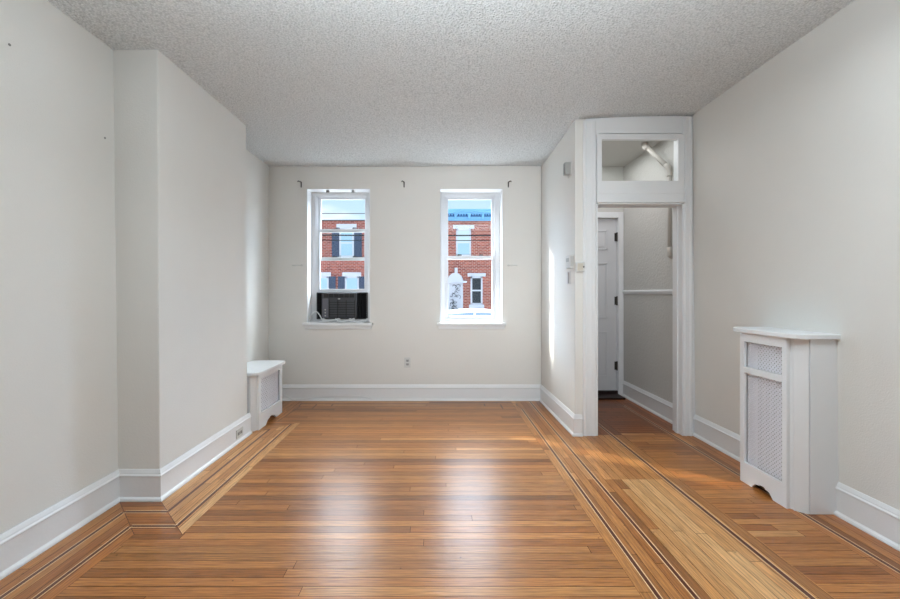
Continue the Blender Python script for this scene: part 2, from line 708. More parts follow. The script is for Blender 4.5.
# ------------------------------------------------------------------ floor
PW = 0.056
fb = bmesh.new()
uvl = fb.loops.layers.uv.new('UVMap')
cl = fb.loops.layers.float_color.new('plank')


def clip(poly, region):
    """Sutherland-Hodgman: clip poly by convex ccw region"""
    out = poly
    n = len(region)
    for i in range(n):
        a, b = region[i], region[(i + 1) % n]
        inp, out = out, []
        if not inp:
            return []
        ex, ey = b[0] - a[0], b[1] - a[1]

        def side(p):
            return ex * (p[1] - a[1]) - ey * (p[0] - a[0])
        for k in range(len(inp)):
            p, q = inp[k], inp[(k + 1) % len(inp)]
            sp, sq = side(p), side(q)
            if sp >= -1e-9:
                out.append(p)
            if (sp > 1e-9 and sq < -1e-9) or (sp < -1e-9 and sq > 1e-9):
                t = sp / (sp - sq)
                out.append((p[0] + (q[0] - p[0]) * t, p[1] + (q[1] - p[1]) * t))
    return out


def ccw(poly):
    a = sum(poly[i][0] * poly[(i + 1) % len(poly)][1] - poly[(i + 1) % len(poly)][0] * poly[i][1] for i in range(len(poly)))
    return poly if a > 0 else poly[::-1]


def fill(region, d, tone=0.5, spread=0.22, red=0.25, seed=0, pw=PW, origin=0.0, long_=(0.5, 1.7), tonef=None, z=0.0):
    region = ccw(region)
    rx = [p[0] for p in region]
    ry = [p[1] for p in region]
    lo, hi = (min(ry), max(ry)) if d == 'x' else (min(rx), max(rx))
    i0, i1 = math.floor((lo - origin) / pw), math.ceil((hi - origin) / pw)
    for i in range(i0, i1):
        rnd = random.Random(seed * 7919 + i * 131 + 5)
        c0, c1 = origin + i * pw, origin + (i + 1) * pw
        u = -3.4 - rnd.random() * 1.2
        while u < 6:
            ln = rnd.uniform(*long_)
            t = tone + rnd.gauss(0, spread * 0.6)
            rr = max(0, min(1, red + rnd.uniform(-0.2, 0.25)))
            off = (rnd.uniform(0, 50), rnd.uniform(0, 50))
            g = 0.0012
            if d == 'x':
                q = [(u + g, c0 + g), (u + ln - g, c0 + g), (u + ln - g, c1 - g), (u + g, c1 - g)]
            else:
                q = [(c0 + g, u + g), (c1 - g, u + g), (c1 - g, u + ln - g), (c0 + g, u + ln - g)]
            p = clip(q, region)
            if len(p) >= 3:
                if tonef:
                    cx = sum(a[0] for a in p) / len(p)
                    cy = sum(a[1] for a in p) / len(p)
                    t, rr = tonef(cx, cy, t, rr, u + ln)
                tilt = rnd.uniform(-1, 1) * 0.00012
                vs = []
                for a in p:
                    s = (a[1] - c0) if d == 'x' else (a[0] - c0)
                    vs.append(fb.verts.new((a[0], a[1], z + tilt * (s / pw - 0.5))))
                try:
                    f = fb.faces.new(vs)
                except ValueError:
                    u += ln
                    continue
                for lp in f.loops:
                    x, y = lp.vert.co.x, lp.vert.co.y
                    lp[uvl].uv = (x + off[0], y + off[1]) if d == 'x' else (y + off[0], x + off[1])
                    lp[cl] = (max(0, min(1, t)), rr, 0, 1)
            u += ln


def strip(p0, p1, w, mi, z=0.0005, e0=0.0, e1=0.0):
    """inlay strip; e0/e1: mitre shear at ends"""
    a, b = Vector(p0), Vector(p1)
    t = (b - a).normalized()
    n = Vector((-t.y, t.x))
    q = [a - n * w / 2 - t * e0 * w / 2, b - n * w / 2 + t * e1 * w / 2, b + n * w / 2 - t * e1 * w / 2, a + n * w / 2 + t * e0 * w / 2]
    f = fb.faces.new([fb.verts.new((v.x, v.y, z)) for v in q])
    f.material_index = mi


def inlay(p0, p1, wd=0.018, wl=0.0045, sides=(1, 1), e0=0, e1=0):
    a, b = Vector(p0), Vector(p1)
    t = (b - a).normalized()
    n = Vector((-t.y, t.x))
    strip(a, b, wd, 1, 0.0006, e0, e1)
    o = wd / 2 + wl / 2
    if sides[0]:
        sh = o * e0, o * e1
        strip(a + n * o + t * sh[0], b + n * o - t * sh[1], wl, 2, 0.0006)
    if sides[1]:
        strip(a - n * o - t * o * e0, b - n * o + t * o * e1, wl, 2, 0.0006)


def ftone(x, y, t, r, e):
    return t, r


# base under the planks
box(fb, XL2 - 0.1, XR + 0.05, YR - 0.05, YH + 0.1, -0.08, -0.0016, 3)
bx0, bx1, e_ = -1.903, -1.654, 0.330
yo = 2.452
yk = 3.655
# left border (lengthwise), breast border, recess border
fill([(bx0 - 0.1, YR), (bx0 + e_, YR), (bx0 + e_, yo - e_), (bx0, yo), (bx0 - 0.1, yo)], 'y', 0.52, 0.16, 0.30, 1, 0.055, bx0)
fill([(bx0, yo), (bx0 + e_, yo - e_), (bx1 + e_, yo - e_), (bx1, yo)], 'x', 0.40, 0.16, 0.40, 2, PW, yo - 0.055 * 6)
fill([(bx1, yo), (bx1 + e_, yo - e_), (bx1 + e_, yk + e_), (bx1, yk)], 'y', 0.78, 0.18, 0.08, 3, 0.055, bx1)
fill([(XL2, yk), (bx1, yk), (bx1 + e_, yk + e_), (XL2, yk + e_)], 'x', 0.5, 0.16, 0.3, 4, 0.055, yk)
fill([(XL2, yk + e_), (-1.555, yk + e_), (-1.555, YW), (XL2, YW)], 'y', 0.5, 0.16, 0.3, 5, 0.055, XL2)
# field
for rg in ([(bx0 + e_, YR), (0.838, YR), (0.838, yo - e_), (bx0 + e_, yo - e_)],
           [(bx1 + e_, yo - e_), (0.838, yo - e_), (0.838, yk + e_), (bx1 + e_, yk + e_)],
           [(-1.555, yk + e_), (0.838, yk + e_), (0.838, YW), (-1.555, YW)]):
    fill(rg, 'x', 0.46, 0.24, 0.16, 6, PW, 0.01, (1.3, 3.6))


# lengthwise lane
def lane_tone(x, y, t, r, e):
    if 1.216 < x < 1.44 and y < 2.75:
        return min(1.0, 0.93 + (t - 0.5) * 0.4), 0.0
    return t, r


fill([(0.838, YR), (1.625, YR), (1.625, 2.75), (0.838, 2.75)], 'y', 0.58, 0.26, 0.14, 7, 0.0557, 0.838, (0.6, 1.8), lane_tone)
fill([(0.838, 2.75), (1.625, 2.75), (1.625, YP + 0.01), (0.838, YP + 0.01)], 'y', 0.58, 0.26, 0.22, 8, 0.0557, 0.838)
fill([(0.838, YP + 0.01), (XP + 0.01, YP + 0.01), (XP + 0.01, YW), (0.838, YW)], 'y', 0.5, 0.2, 0.25, 9, 0.0557, 0.838)
fill([(XP2, YP + 0.01), (1.625, YP + 0.01), (1.625, YH), (XP2, YH)], 'y', 0.14, 0.16, 0.9, 10, 0.0557, 0.838)  # hall planks coloured darker and redder to imitate the dimmer hall light
# cross planks of the right strip
fill([(1.625, YR), (2.01, YR), (2.01, YP + 0.05), (1.625, YP + 0.05)], 'x', 0.50, 0.22, 0.30, 11, PW, 0.03, (0.5, 1.0))
fill([(1.625, YP + 0.05), (2.01, YP + 0.05), (2.01, YH), (1.625, YH)], 'x', 0.14, 0.16, 0.95, 12, PW, 0.03, (0.5, 1.0))  # hall dimness painted into these cross planks as well
fill([(2.01, YR), (XR, YR), (XR, YP + 0.05), (2.01, YP + 0.05)], 'y', 0.46, 0.18, 0.35, 13, 0.0557, 2.01)
fill([(2.01, YP + 0.05), (XR, YP + 0.05), (XR, YH), (2.01, YH)], 'y', 0.16, 0.16, 0.9, 14, 0.0557, 2.01)  # border planks in the hall: dimmer light put into their tone
# inlaid lines
d1, d2 = 0.110, 0.254
inlay((bx0 + d1, YR), (bx0 + d1, yo - d1))
inlay((bx0 + d2, YR), (bx0 + d2, yo - d2))
inlay((bx0 + d1, yo - d1), (bx1 + d1, yo - d1))
inlay((bx0 + d2, yo - d2), (bx1 + d2, yo - d2))
inlay((bx1 + d1, yo - d1), (bx1 + d1, yk + d1), sides=(0, 0))
inlay((bx1 + d2, yo - d2), (bx1 + d2, yk + d2), sides=(1, 0))
inlay((bx1 + d1, yk + d1), (XL2, yk + d1), 0.012, sides=(0, 0))
inlay((bx1 + d2, yk + d2), (XL2, yk + d2), 0.012, sides=(0, 0))
inlay((-1.56, yk + e_), (-1.52, 4.52), 0.010, sides=(0, 0))
inlay((0.910, YR), (0.905, 4.42))
inlay((1.062, YR), (1.057, YW))
inlay((1.543, YR), (1.525, YH - 0.25), 0.022, sides=(1, 1))
inlay((2.080, YR), (2.060, 4.56), 0.020, sides=(1, 1))
inlay((2.060, 4.56), (XP2, 4.62), 0.016, sides=(0, 0))
# little key corners at the window wall
for x0 in (0.80, -1.46):
    s = 1 if x0 > 0 else -1
    inlay((x0 - 0.10 * s, 4.42), (x0 - 0.10 * s, 4.60), 0.014, sides=(0, 0))
    inlay((x0 + 0.08 * s, 4.53), (x0 + 0.08 * s, 4.63), 0.014, sides=(0, 0))
    inlay((x0 - 0.28 * s, 4.53), (x0 - 0.28 * s, 4.62), 0.014, sides=(0, 0))
    inlay((x0 + 0.02 * s, 4.63), (x0 + 0.085 * s, 4.63), 0.008, sides=(0, 0))
    inlay((x0 - 0.35 * s, 4.62), (x0 - 0.28 * s, 4.62), 0.008, sides=(0, 0))
# mitre joints
for a, b in (((bx0, yo), (bx0 + e_, yo - e_)), ((bx1, yo), (bx1 + e_, yo - e_)), ((bx1, yk), (bx1 + e_, yk + e_))):
    strip(a, b, 0.003, 1, 0.0004)
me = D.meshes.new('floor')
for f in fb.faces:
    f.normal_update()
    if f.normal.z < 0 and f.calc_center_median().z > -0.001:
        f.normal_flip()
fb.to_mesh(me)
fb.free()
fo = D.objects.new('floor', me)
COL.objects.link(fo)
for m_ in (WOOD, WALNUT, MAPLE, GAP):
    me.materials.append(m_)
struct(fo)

# ------------------------------------------------------------------ baseboards (room on the left of the path)
baseboard('baseboard_left', [(XB, YB1 + 0.03), (XB, YB0), (XL, YB0), (XL, YR)][::1])
baseboard('baseboard_recess', [(XL2, YW), (XL2, YB1 + 0.03)])
baseboard('baseboard_back', [(XP, YW), (XL2, YW)])
baseboard('baseboard_partition', [(1.262, YP), (XP, YP), (XP, YW)])
baseboard('baseboard_right', [(XR, YR), (XR, YP)])
baseboard('baseboard_hall', [(XR, YD), (XR, YH)])


# ------------------------------------------------------------------ doorway trim
def casing(name, x0, x1, z0, z1, flip=False):
    w = x1 - x0
    prof = [(0, 0), (0, -0.014), (0.012, -0.022), (0.022, -0.022), (0.028, -0.013), (w * 0.62, -0.013), (w * 0.66, -0.018),
            (w - 0.012, -0.018), (w - 0.004, -0.010), (w, 0)]
    if flip:
        prof = [(w - a, b) for a, b in prof]
    bm = bmesh.new()
    prism(bm, [(x0 + a, YP + b) for a, b in prof], z0, z1)
    return struct(obj(name, bm, TRIM))


casing('trim_1', 1.272, OX0, 0, 2.756)
casing('trim_2', OX1, 2.228, 0, 2.79, True)
# raised frame round the transom
fr = B((1.343 + 0.046, TX0, YP - 0.020, YP, OZ, 2.637), (TX1, 2.150, YP - 0.020, YP, OZ, 2.637),
       (TX0, TX1, YP - 0.020, YP, OZ, TZ0), (TX0, TX1, YP - 0.020, YP, TZ1, 2.637),
       (OX0, OX1, YP - 0.030, YP - 0.018, OZ, OZ + 0.014), (OX0, OX1, YP - 0.026, YP - 0.018, 2.118, 2.136),
       (OX0, OX1, YP - 0.022, YP - 0.018, 2.150, 2.158))
struct(obj('trim_3', fr, TRIM))
# jamb liners with stop
struct(obj('trim_4', B((OX0 - 0.002, OX0 + 0.012, YP - 0.01, YD + 0.01, 0, OZ), (OX1 - 0.012, OX1 + 0.002, YP - 0.01, YD + 0.01, 0, OZ),
                       (OX0, OX1, YP - 0.01, YD + 0.01, OZ - 0.012, OZ), (OX1 - 0.024, OX1 - 0.01, YP + 0.05, YP + 0.09, 0, OZ - 0.012),
                       (OX1 - 0.004, OX1 + 0.07, YD, YD + 0.02, 0, OZ + 0.06)), TRIM))
tw = struct(empty('window_3', (0, 0, 0)))
obj('window_frame', B((TX0 - .018, TX0 - .001, YP, YP + .02, TZ0 - .035, TZ1 + .05), (TX1 + .001, TX1 + .04, YP, YP + .02, TZ0 - .035, TZ1 + .05),
                      (TX0 - .001, TX1 + .001, YP, YP + .02, TZ0 - .035, TZ0 - .001), (TX0 - .001, TX1 + .001, YP, YP + .02, TZ1 + .001, TZ1 + .05)), TRIM, tw)
obj('glass', B((TX0 - .001, TX1 + .001, YP + 0.006, YP + 0.010, TZ0 - .001, TZ1 + .001)), GLASS, tw)


# ------------------------------------------------------------------ hall: front door, rail, pipe
dr = struct(empty('door_1', (0, 0, 0)))
bm = B((1.345, DX1 - 0.006, YH + 0.03, YH + 0.07, 0.055, DZ1 - 0.006))
obj('door_slab', bm, DOORM, dr)
bm = bmesh.new()
for (z0, z1) in ((0.22, 0.78), (0.94, 1.62), (1.78, 2.02)):
    for (x0, x1) in ((1.48, 1.72), (1.84, 2.075)):
        for q in ((x0, x1, z0, z0 + .018), (x0, x1, z1 - .018, z1), (x0, x0 + .018, z0, z1), (x1 - .018, x1, z0, z1)):
            box(bm, q[0], q[1], YH + 0.018, YH + 0.031, q[2], q[3])
        box(bm, x0 + .035, x1 - .035, YH + 0.022, YH + 0.031, z0 + .035, z1 - .035)
obj('door_panel', bm, DOORM, dr, bevel=0.004)
obj('door_threshold', B((1.30, DX1, 4.80, YH + 0.09, 0.0, 0.022), (1.345, DX1, YH, YH + 0.09, 0.022, 0.056)), DARKW, dr)
for z in (1.935, 1.155, 0.36):
    bm = B((DX1 - 0.03, DX1 - 0.002, YH + 0.022, YH + 0.03, z - 0.05, z + 0.05))
    tube(bm, [(DX1 - 0.006, YH + 0.012, z - 0.055), (DX1 - 0.006, YH + 0.012, z + 0.055)], 0.010)
    obj('hinge', bm, BRONZE, dr)
bm = bmesh.new()
tube(bm, [(1.40, YH + 0.03, 1.0), (1.40, YH - 0.02, 1.0)], 0.012)
tube(bm, [(1.40, YH - 0.02, 1.0), (1.40, YH - 0.03, 1.0), (1.40, YH - 0.05, 1.0)], [0.02, 0.03, 0.02], 12)
obj('door_knob', bm, SILVER, dr)
struct(obj('trim_5', B((DX1, DX1 + 0.062, YH - 0.018, YH, 0, DZ1 + 0.07), (1.30, DX1, YH - 0.018, YH, DZ1, DZ1 + 0.07),
                       (DX1 - 0.002, DX1 + 0.012, YH - 0.024, YH + 0.09, 0, DZ1 + 0.01)), TRIM, bevel=0.004))
bm = bmesh.new()
prism(bm, [(XR, 1.235), (XR - 0.012, 1.24), (XR - 0.022, 1.262), (XR - 0.022, 1.272), (XR - 0.010, 1.282), (XR, 1.284)], YD + 0.0, YH - 0.02, 'y')
struct(obj('trim_6', bm, TRIM))
pe = empty('radiator_pipe', (2.222, 3.93, 1.62), 0, 'painted heating pipe sloping down behind the transom glass to the right jamb', 'pipe')
o_ = Vector((2.222, 3.93, 1.62))


def rel(pts):
    return [Vector(p) - o_ for p in pts]


bm = bmesh.new()
tube(bm, rel([(2.222, 3.93, 1.62), (2.222, 3.93, 2.43)]), 0.019, 12)
obj('upright_pipe', bm, PIPE, pe, smooth=True)
bm = bmesh.new()
tube(bm, rel([(2.222, 3.935, 2.44), (2.120, 4.20, 2.76)]), 0.024, 12)
obj('sloping_pipe', bm, PIPE, pe, smooth=True)
bm = bmesh.new()
tube(bm, rel([(2.222, 3.93, 2.37), (2.222, 3.93, 2.385), (2.222, 3.93, 2.43), (2.214, 3.95, 2.465), (2.207, 3.97, 2.487)]), [0.025, 0.022, 0.023, 0.027, 0.027], 12)
obj('elbow', bm, PIPE, pe, smooth=True)
bm = bmesh.new()
tube(bm, rel([(2.135, 4.161, 2.713), (2.130, 4.174, 2.728), (2.122, 4.195, 2.75), (2.120, 4.2, 2.787)]), [0.033, 0.033, 0.033, 0.034], 12)
obj('ceiling_coupling', bm, PIPE, pe, smooth=True)
bm = bmesh.new()
tube(bm, rel([(2.222, 3.93, 1.69), (2.222, 3.93, 1.63), (2.222, 3.93, 1.61), (2.24, 3.93, 1.60), (2.262, 3.93, 1.60)]), [0.024, 0.025, 0.025, 0.024, 0.022], 12)
obj('wall_elbow', bm, PIPE, pe, smooth=True)


# ------------------------------------------------------------------ windows
def sash(name, parent, x0, x1, z0, z1, y0, y1, st=0.045, rt=0.030, rb=0.040):
    o = obj(name, B((x0, x0 + st, y0, y1, z0, z1), (x1 - st, x1, y0, y1, z0, z1),
                    (x0 + st, x1 - st, y0, y1, z1 - rt, z1), (x0 + st, x1 - st, y0, y1, z0, z0 + rb)), FRAME, parent, bevel=0.003)
    ym = (y0 + y1) / 2
    obj('glass', B((x0 + st, x1 - st, ym - 0.002, ym + 0.002, z0 + rb, z1 - rt)), GLASS, o)
    return o


def lock(parent, x, y, z):
    bm = B((x - 0.026, x + 0.026, y - 0.008, y + 0.012, z, z + 0.006))
    tube(bm, [(x - 0.012, y, z + 0.006), (x - 0.012, y, z + 0.016)], 0.009, 10)
    tube(bm, [(x - 0.014, y - 0.004, z + 0.014), (x + 0.024, y - 0.012, z + 0.012)], 0.004, 6)
    return obj('sash_lock', bm, BRONZE, parent)


def window(n, x0, x1, upper, lower, locks):
    w = struct(empty('window_%d' % n, (0, 0, 0)))
    fw = 0.055
    yf = 4.925
    fb_ = B((x0, x0 + fw, yf, YW + 0.33, WZ0, WZ1), (x1 - fw, x1, yf, YW + 0.33, WZ0, WZ1),
            (x0 + fw, x1 - fw, yf, YW + 0.33, WZ1 - 0.045, WZ1), (x0 + fw, x1 - fw, yf, YW + 0.34, WZ0, WZ0 + 0.028),
            # stepped stops
            (x0 + fw, x0 + fw + 0.012, yf + 0.01, yf + 0.03, WZ0 + 0.028, WZ1 - 0.045), (x1 - fw - 0.012, x1 - fw, yf + 0.01, yf + 0.03, WZ0 + 0.028, WZ1 - 0.045),
            (x0 + fw + 0.012, x1 - fw - 0.012, yf + 0.01, yf + 0.03, WZ1 - 0.055, WZ1 - 0.045))
    obj('window_frame', fb_, FRAME, w)
    # white painted reveal boards
    obj('reveal', B((x0, x0 + 0.006, YW - 0.004, yf, WZ0, WZ1), (x1 - 0.006, x1, YW - 0.004, yf, WZ0, WZ1),
                    (x0 + 0.006, x1 - 0.006, YW - 0.004, yf, WZ1 - 0.006, WZ1)), TRIM, w)
    bm = B((x0 - 0.035, x1 + 0.035, YW - 0.065, YW - 0.0005, WZ0 - 0.032, WZ0), (x0 + .0065, x1 - .0065, YW - 0.0005, yf - .0005, WZ0 - 0.03, WZ0 + 0.0008))
    obj('window_sill', bm, TRIM, w, bevel=0.005)
    obj('apron', B((x0 - 0.02, x1 + 0.02, YW - 0.022, YW, WZ0 - 0.075, WZ0 - 0.032)), TRIM, w, bevel=0.004)
    a, b = x0 + fw, x1 - fw
    sash('upper_sash', w, a, b, upper[0], upper[1], 4.995, 5.03)
    sash('lower_sash', w, a, b, lower[0], lower[1], 4.955, 4.99, rt=0.04)
    for (x, y, z) in locks:
        lock(w, x, y, z)
    return w


w1 = window(1, WIN[0][0], WIN[0][1], (1.645, WZ1 - 0.045), (1.258, 2.024),
            [(-1.212, 4.958, 2.024), (-1.01, 4.958, 2.024), (-1.26, 5.0, 1.686), (-1.015, 5.0, 1.686)])
w2 = window(2, WIN[1][0], WIN[1][1], (1.66, WZ1 - 0.045), (WZ0 + 0.028, 1.70), [(0.26, 4.958, 1.70), (0.52, 4.958, 1.70)])
# blind brackets under the head of the left window
for x in (-1.30, -1.00):
    bm = B((x - 0.016, x + 0.016, 4.82, 4.85, WZ1 - 0.020, WZ1 - 0.0055), (x - 0.016, x + 0.016, 4.82, 4.823, WZ1 - 0.032, WZ1 - 0.006))
    if x < -1.2:
        tag(obj('blind_bracket', bm, STEEL), 'small grey metal blind bracket at the left of the left window head', 'bracket', 'blind brackets')
    else:
        tag(obj('blind_bracket', bm, FRAME), 'small white blind bracket at the right of the left window head', 'bracket', 'blind brackets')

# ------------------------------------------------------------------ air conditioner
ax0, ax1, az0, az1 = -1.456, -0.842, 0.936, 1.257
acx, acw = -1.170, 0.41
ac = empty('air_conditioner', (acx, 4.93, az0), 0, 'black window air conditioner under the raised sash of the left window', 'air conditioner')


def acb(*bs):
    bm = bmesh.new()
    for b in bs:
        box(bm, b[0] - acx, b[1] - acx, b[2] - 4.93, b[3] - 4.93, b[4] - az0, b[5] - az0)
    return bm


u0, u1 = acx - acw / 2, acx + acw / 2
obj('housing', acb((u0, u1, 4.862, 5.36, az0 + 0.012, az1 - 0.0145)), BLACKM, ac, bevel=0.006)
fz0, fz1 = az0 + 0.014, az1 - 0.006
obj('front_panel', acb((u0 - .002, u1 + .002, 4.852, 4.864, fz0, fz1)), DARKG2, ac, bevel=0.004)
bm = acb(*[(u0 + 0.025 + i * 0.0605, u0 + 0.025 + i * 0.0605 + 0.055, 4.848, 4.853, fz1 - 0.055, fz1 - 0.012) for i in range(6)])
obj('air_outlet', bm, BLACKM, ac)
bs = []
gx0, gx1, gz0, gz1 = u0 + 0.085, u1 - 0.015, fz0 + 0.012, fz1 - 0.085
nsl = 7
for i in range(nsl):
    z = gz0 + (gz1 - gz0) * i / nsl
    bs.append((gx0, gx1, 4.845, 4.853, z, z + (gz1 - gz0) / nsl * 0.25))
for i in range(4):
    x = gx0 + (gx1 - gx0 - 0.008) * i / 3
    bs.append((x, x + 0.008, 4.843, 4.853, gz0, gz1))
obj('intake_grille', acb(*bs), BLACKM, ac)
obj('control_strip', acb((u0 + 0.006, u0 + 0.078, 4.849, 4.853, fz0 + 0.01, fz1 - 0.066)), GREYD, ac)
bm = bmesh.new()
for k in range(3):
    x = u0 + 0.042
    tube(bm, [(x - acx, 4.853 - 4.93, gz0 + 0.02 + k * 0.035 - az0), (x - acx, 4.846 - 4.93, gz0 + 0.02 + k * 0.035 - az0)], 0.009, 12)
obj('control_buttons', bm, GREYP, ac)
bm = bmesh.new()
prism(bm, [(0.014 * math.cos(t * math.pi / 8), 0.005 * math.sin(t * math.pi / 8) + fz1 - 0.070 - az0) for t in range(16)], 4.848 - 4.93, 4.853 - 4.93, 'y')
obj('badge', bm, SILVER, ac)


def accordion(x0, x1, n):
    bm = bmesh.new()
    top, bot = [], []
    pts = []
    for i in range(n * 2 + 1):
        pts.append((x0 + (x1 - x0) * i / (2 * n), 4.935 + (0.012 if i % 2 else 0)))
    poly = [(a - acx, b - 4.93) for a, b in pts] + [(a - acx, b + 0.003 - 4.93) for a, b in pts[::-1]]
    prism(bm, poly, 0.004, az1 - az0 - 0.010)
    return bm


obj('side_curtain', accordion(u1, ax1 - 0.006, 6), BLACKM, ac)
obj('side_curtain', accordion(ax0 + 0.006, u0, 3), BLACKM, ac)
obj('mounting_frame', acb((ax0, ax1, 4.915, 4.955, az1 - 0.014, az1), (ax0, ax1, 4.915, 4.955, az0, az0 + 0.008),
                          (ax0, ax0 + 0.010, 4.915, 4.955, az0, az1), (ax1 - 0.010, ax1, 4.915, 4.955, az0, az1),
                          (u1, u1 + 0.006, 4.905, 4.955, az0, az1)), BLACKP, ac, bevel=0.003)
# its cord
zs = WZ0 + 0.005
cord = [(-1.30, 4.826, 0.925), (-1.36, 4.826, 0.935), (-1.388, 4.82, 0.985), (-1.425, 4.815, 1.03), (-1.465, 4.81, 1.02), (-1.497, 4.80, 0.965),
        (-1.50, 4.785, zs + .004), (-1.45, 4.765, zs)]
for k in range(26):
    a_ = k * 0.85
    cord.append((-1.36 + k * 0.021 + 0.06 * math.cos(a_), 4.79 + 0.028 * math.sin(a_ * 1.1), zs + 0.004 + 0.034 * (k % 4) / 3))
bm = bmesh.new()
tube(bm, smooth_pts(cord), 0.0065, 8)
tag(obj('power_cord', bm, CABLE, smooth=True), 'white power cord looped on the left window sill below the air conditioner', 'cord')

# ------------------------------------------------------------------ small things on the window wall
for i, (x, lab) in enumerate(((-1.592, 'curtain rod hook left of the left window'), (-0.395, 'curtain rod hook between the two windows'),
                              (0.819, 'curtain rod hook right of the right window'))):
    s = -1 if x > 0 else 1
    bm = B((-0.006, 0.006, -0.006, 0.0, -0.035, 0.030))
    tube(bm, smooth_pts([(0, -0.004, 0.02), (-0.004 * s, -0.03, 0.024), (-0.018 * s, -0.05, 0.026), (-0.024 * s, -0.052, 0.014)], 3), 0.005, 8)
    h = tag(obj('rod_hook', bm, BRONZE), 'small dark metal ' + lab, 'hook', 'curtain rod hooks')
    h.location = (x, YW, 2.515)
for x, s, lab in ((-1.630, 1, 'left of the left window'), (0.862, -1, 'right of the right window')):
    bm = bmesh.new()
    tube(bm, [(-0.052, -0.001, 0), (-0.052, -0.035, 0)], 0.006)
    tube(bm, [(0.052, -0.001, 0), (0.052, -0.035, 0)], 0.004)
    tube(bm, [(-0.056, -0.035, 0), (0.056, -0.035, 0)], 0.005)
    tube(bm, [(-0.052 * -s, -0.036, -0.011), (-0.052 * -s, -0.036, 0.011)], 0.008)
    h = tag(obj('tieback_hook', bm, PLAST, smooth=True), 'thin white curtain tieback bar on the wall ' + lab, 'hook', 'curtain tieback bars')
    h.location = (x, YW, 1.572)


def outlet(loc, rz, horizontal, label):
    o = empty('wall_outlet', loc, rz, label, 'outlet')
    w, h = (0.118, 0.074) if horizontal else (0.074, 0.118)
    obj('cover_plate', B((-w / 2, w / 2, -0.006, 0, -h / 2, h / 2)), PLAST, o, bevel=0.003)
    for s in (-1, 1):
        c = (s * 0.021, 0) if horizontal else (0, s * 0.021)
        f = obj('receptacle', B((c[0] - 0.0165, c[0] + 0.0165, -0.0085, -0.005, c[1] - 0.0135, c[1] + 0.0135)), GREYP, o, bevel=0.004)
        obj('slots', B((c[0] - 0.008, c[0] - 0.005, -0.0092, -0.008, c[1] - 0.004, c[1] + 0.006),
                       (c[0] + 0.005, c[0] + 0.008, -0.0092, -0.008, c[1] - 0.004, c[1] + 0.006),
                       (c[0] - 0.003, c[0] + 0.003, -0.0092, -0.008, c[1] - 0.011, c[1] - 0.006)), BLACKM, f)
    return o


outlet((-0.355, YW, 0.442), 0, False, 'white duplex wall outlet low on the wall between the windows')
outlet((XB + 0.016, 3.442, 0.078), math.pi / 2, True, 'sideways white outlet set in the baseboard of the chimney breast')

# thin cable over the back baseboard
bm = bmesh.new()
yy = YW - 0.024
tube(bm, smooth_pts([(-1.80, yy, 0.075), (-1.74, yy, 0.045), (-1.68, yy - 0.012, 0.018), (-1.55, yy - 0.012, 0.02), (-1.40, yy, 0.040),
                     (-1.22, yy, 0.052), (-1.0, yy, 0.058), (-0.86, yy, 0.045), (-0.76, yy - 0.012, 0.02)]), 0.0035, 6)
tag(obj('thin_cable', bm, CABLE, smooth=True), 'thin white cable lying along the back baseboard beside the low radiator cover', 'cable')


# ------------------------------------------------------------------ things on the partition
def at_partition(name, y0, y1, z0, z1, label, cat):
    return empty(name, (XP, (y0 + y1) / 2, (z0 + z1) / 2), 0, label, cat)


o = at_partition('doorbell_chime', 3.69, 3.75, 2.32, 2.43, 'small grey chime box high on the partition wall', 'chime')
obj('housing', B((-0.058, 0, -0.030, 0.030, -0.054, 0.054)), GREYP, o, bevel=0.004)
obj('backplate', B((-0.008, 0, -0.038, 0.065, -0.066, 0.060)), PLAST, o, bevel=0.003)
obj('vent', B(*[(-0.0595, -0.057, -0.02, 0.02, -0.04 + k * 0.016, -0.034 + k * 0.016) for k in range(6)]), DARKG, o)
o = at_partition('thermostat', 3.63, 3.76, 1.47, 1.59, 'white thermostat box on the partition wall above the light switch', 'thermostat')
obj('housing', B((-0.034, 0, -0.062, 0.062, -0.060, 0.060)), PLAST, o, bevel=0.005)
obj('display', B((-0.036, -0.033, -0.035, 0.045, 0.0, 0.035)), GREYP, o, bevel=0.002)
obj('side_vent', B(*[(-0.028 + k * 0.007, -0.025 + k * 0.007, -0.0635, -0.0615, -0.045, 0.045) for k in range(4)]), GREYP, o)
o = at_partition('light_switch', 3.69, 3.83, 1.33, 1.45, 'white light switch plate with a tall grey toggle on the partition', 'switch')
obj('cover_plate', B((-0.006, 0, -0.058, 0.058, -0.060, 0.060)), PLAST, o, bevel=0.003)
obj('toggle', B((-0.016, -0.005, -0.022, -0.004, -0.052, 0.050)), GREYP, o, bevel=0.002)
o = empty('intercom_box', (1.243, YP, 1.478), 0, 'small square beige control on the end face of the partition', 'wall control')
obj('housing', B((-0.038, 0.038, -0.026, 0, -0.044, 0.044)), PLAST, o, bevel=0.005)
obj('faceplate', B((-0.026, 0.022, -0.029, -0.025, -0.032, 0.032)), BEIGE, o, bevel=0.003)
bm = bmesh.new()
tube(bm, [(0.026, -0.025, 0.0), (0.026, -0.031, 0.0)], 0.007, 12)
obj('dial', bm, DARKG, o)


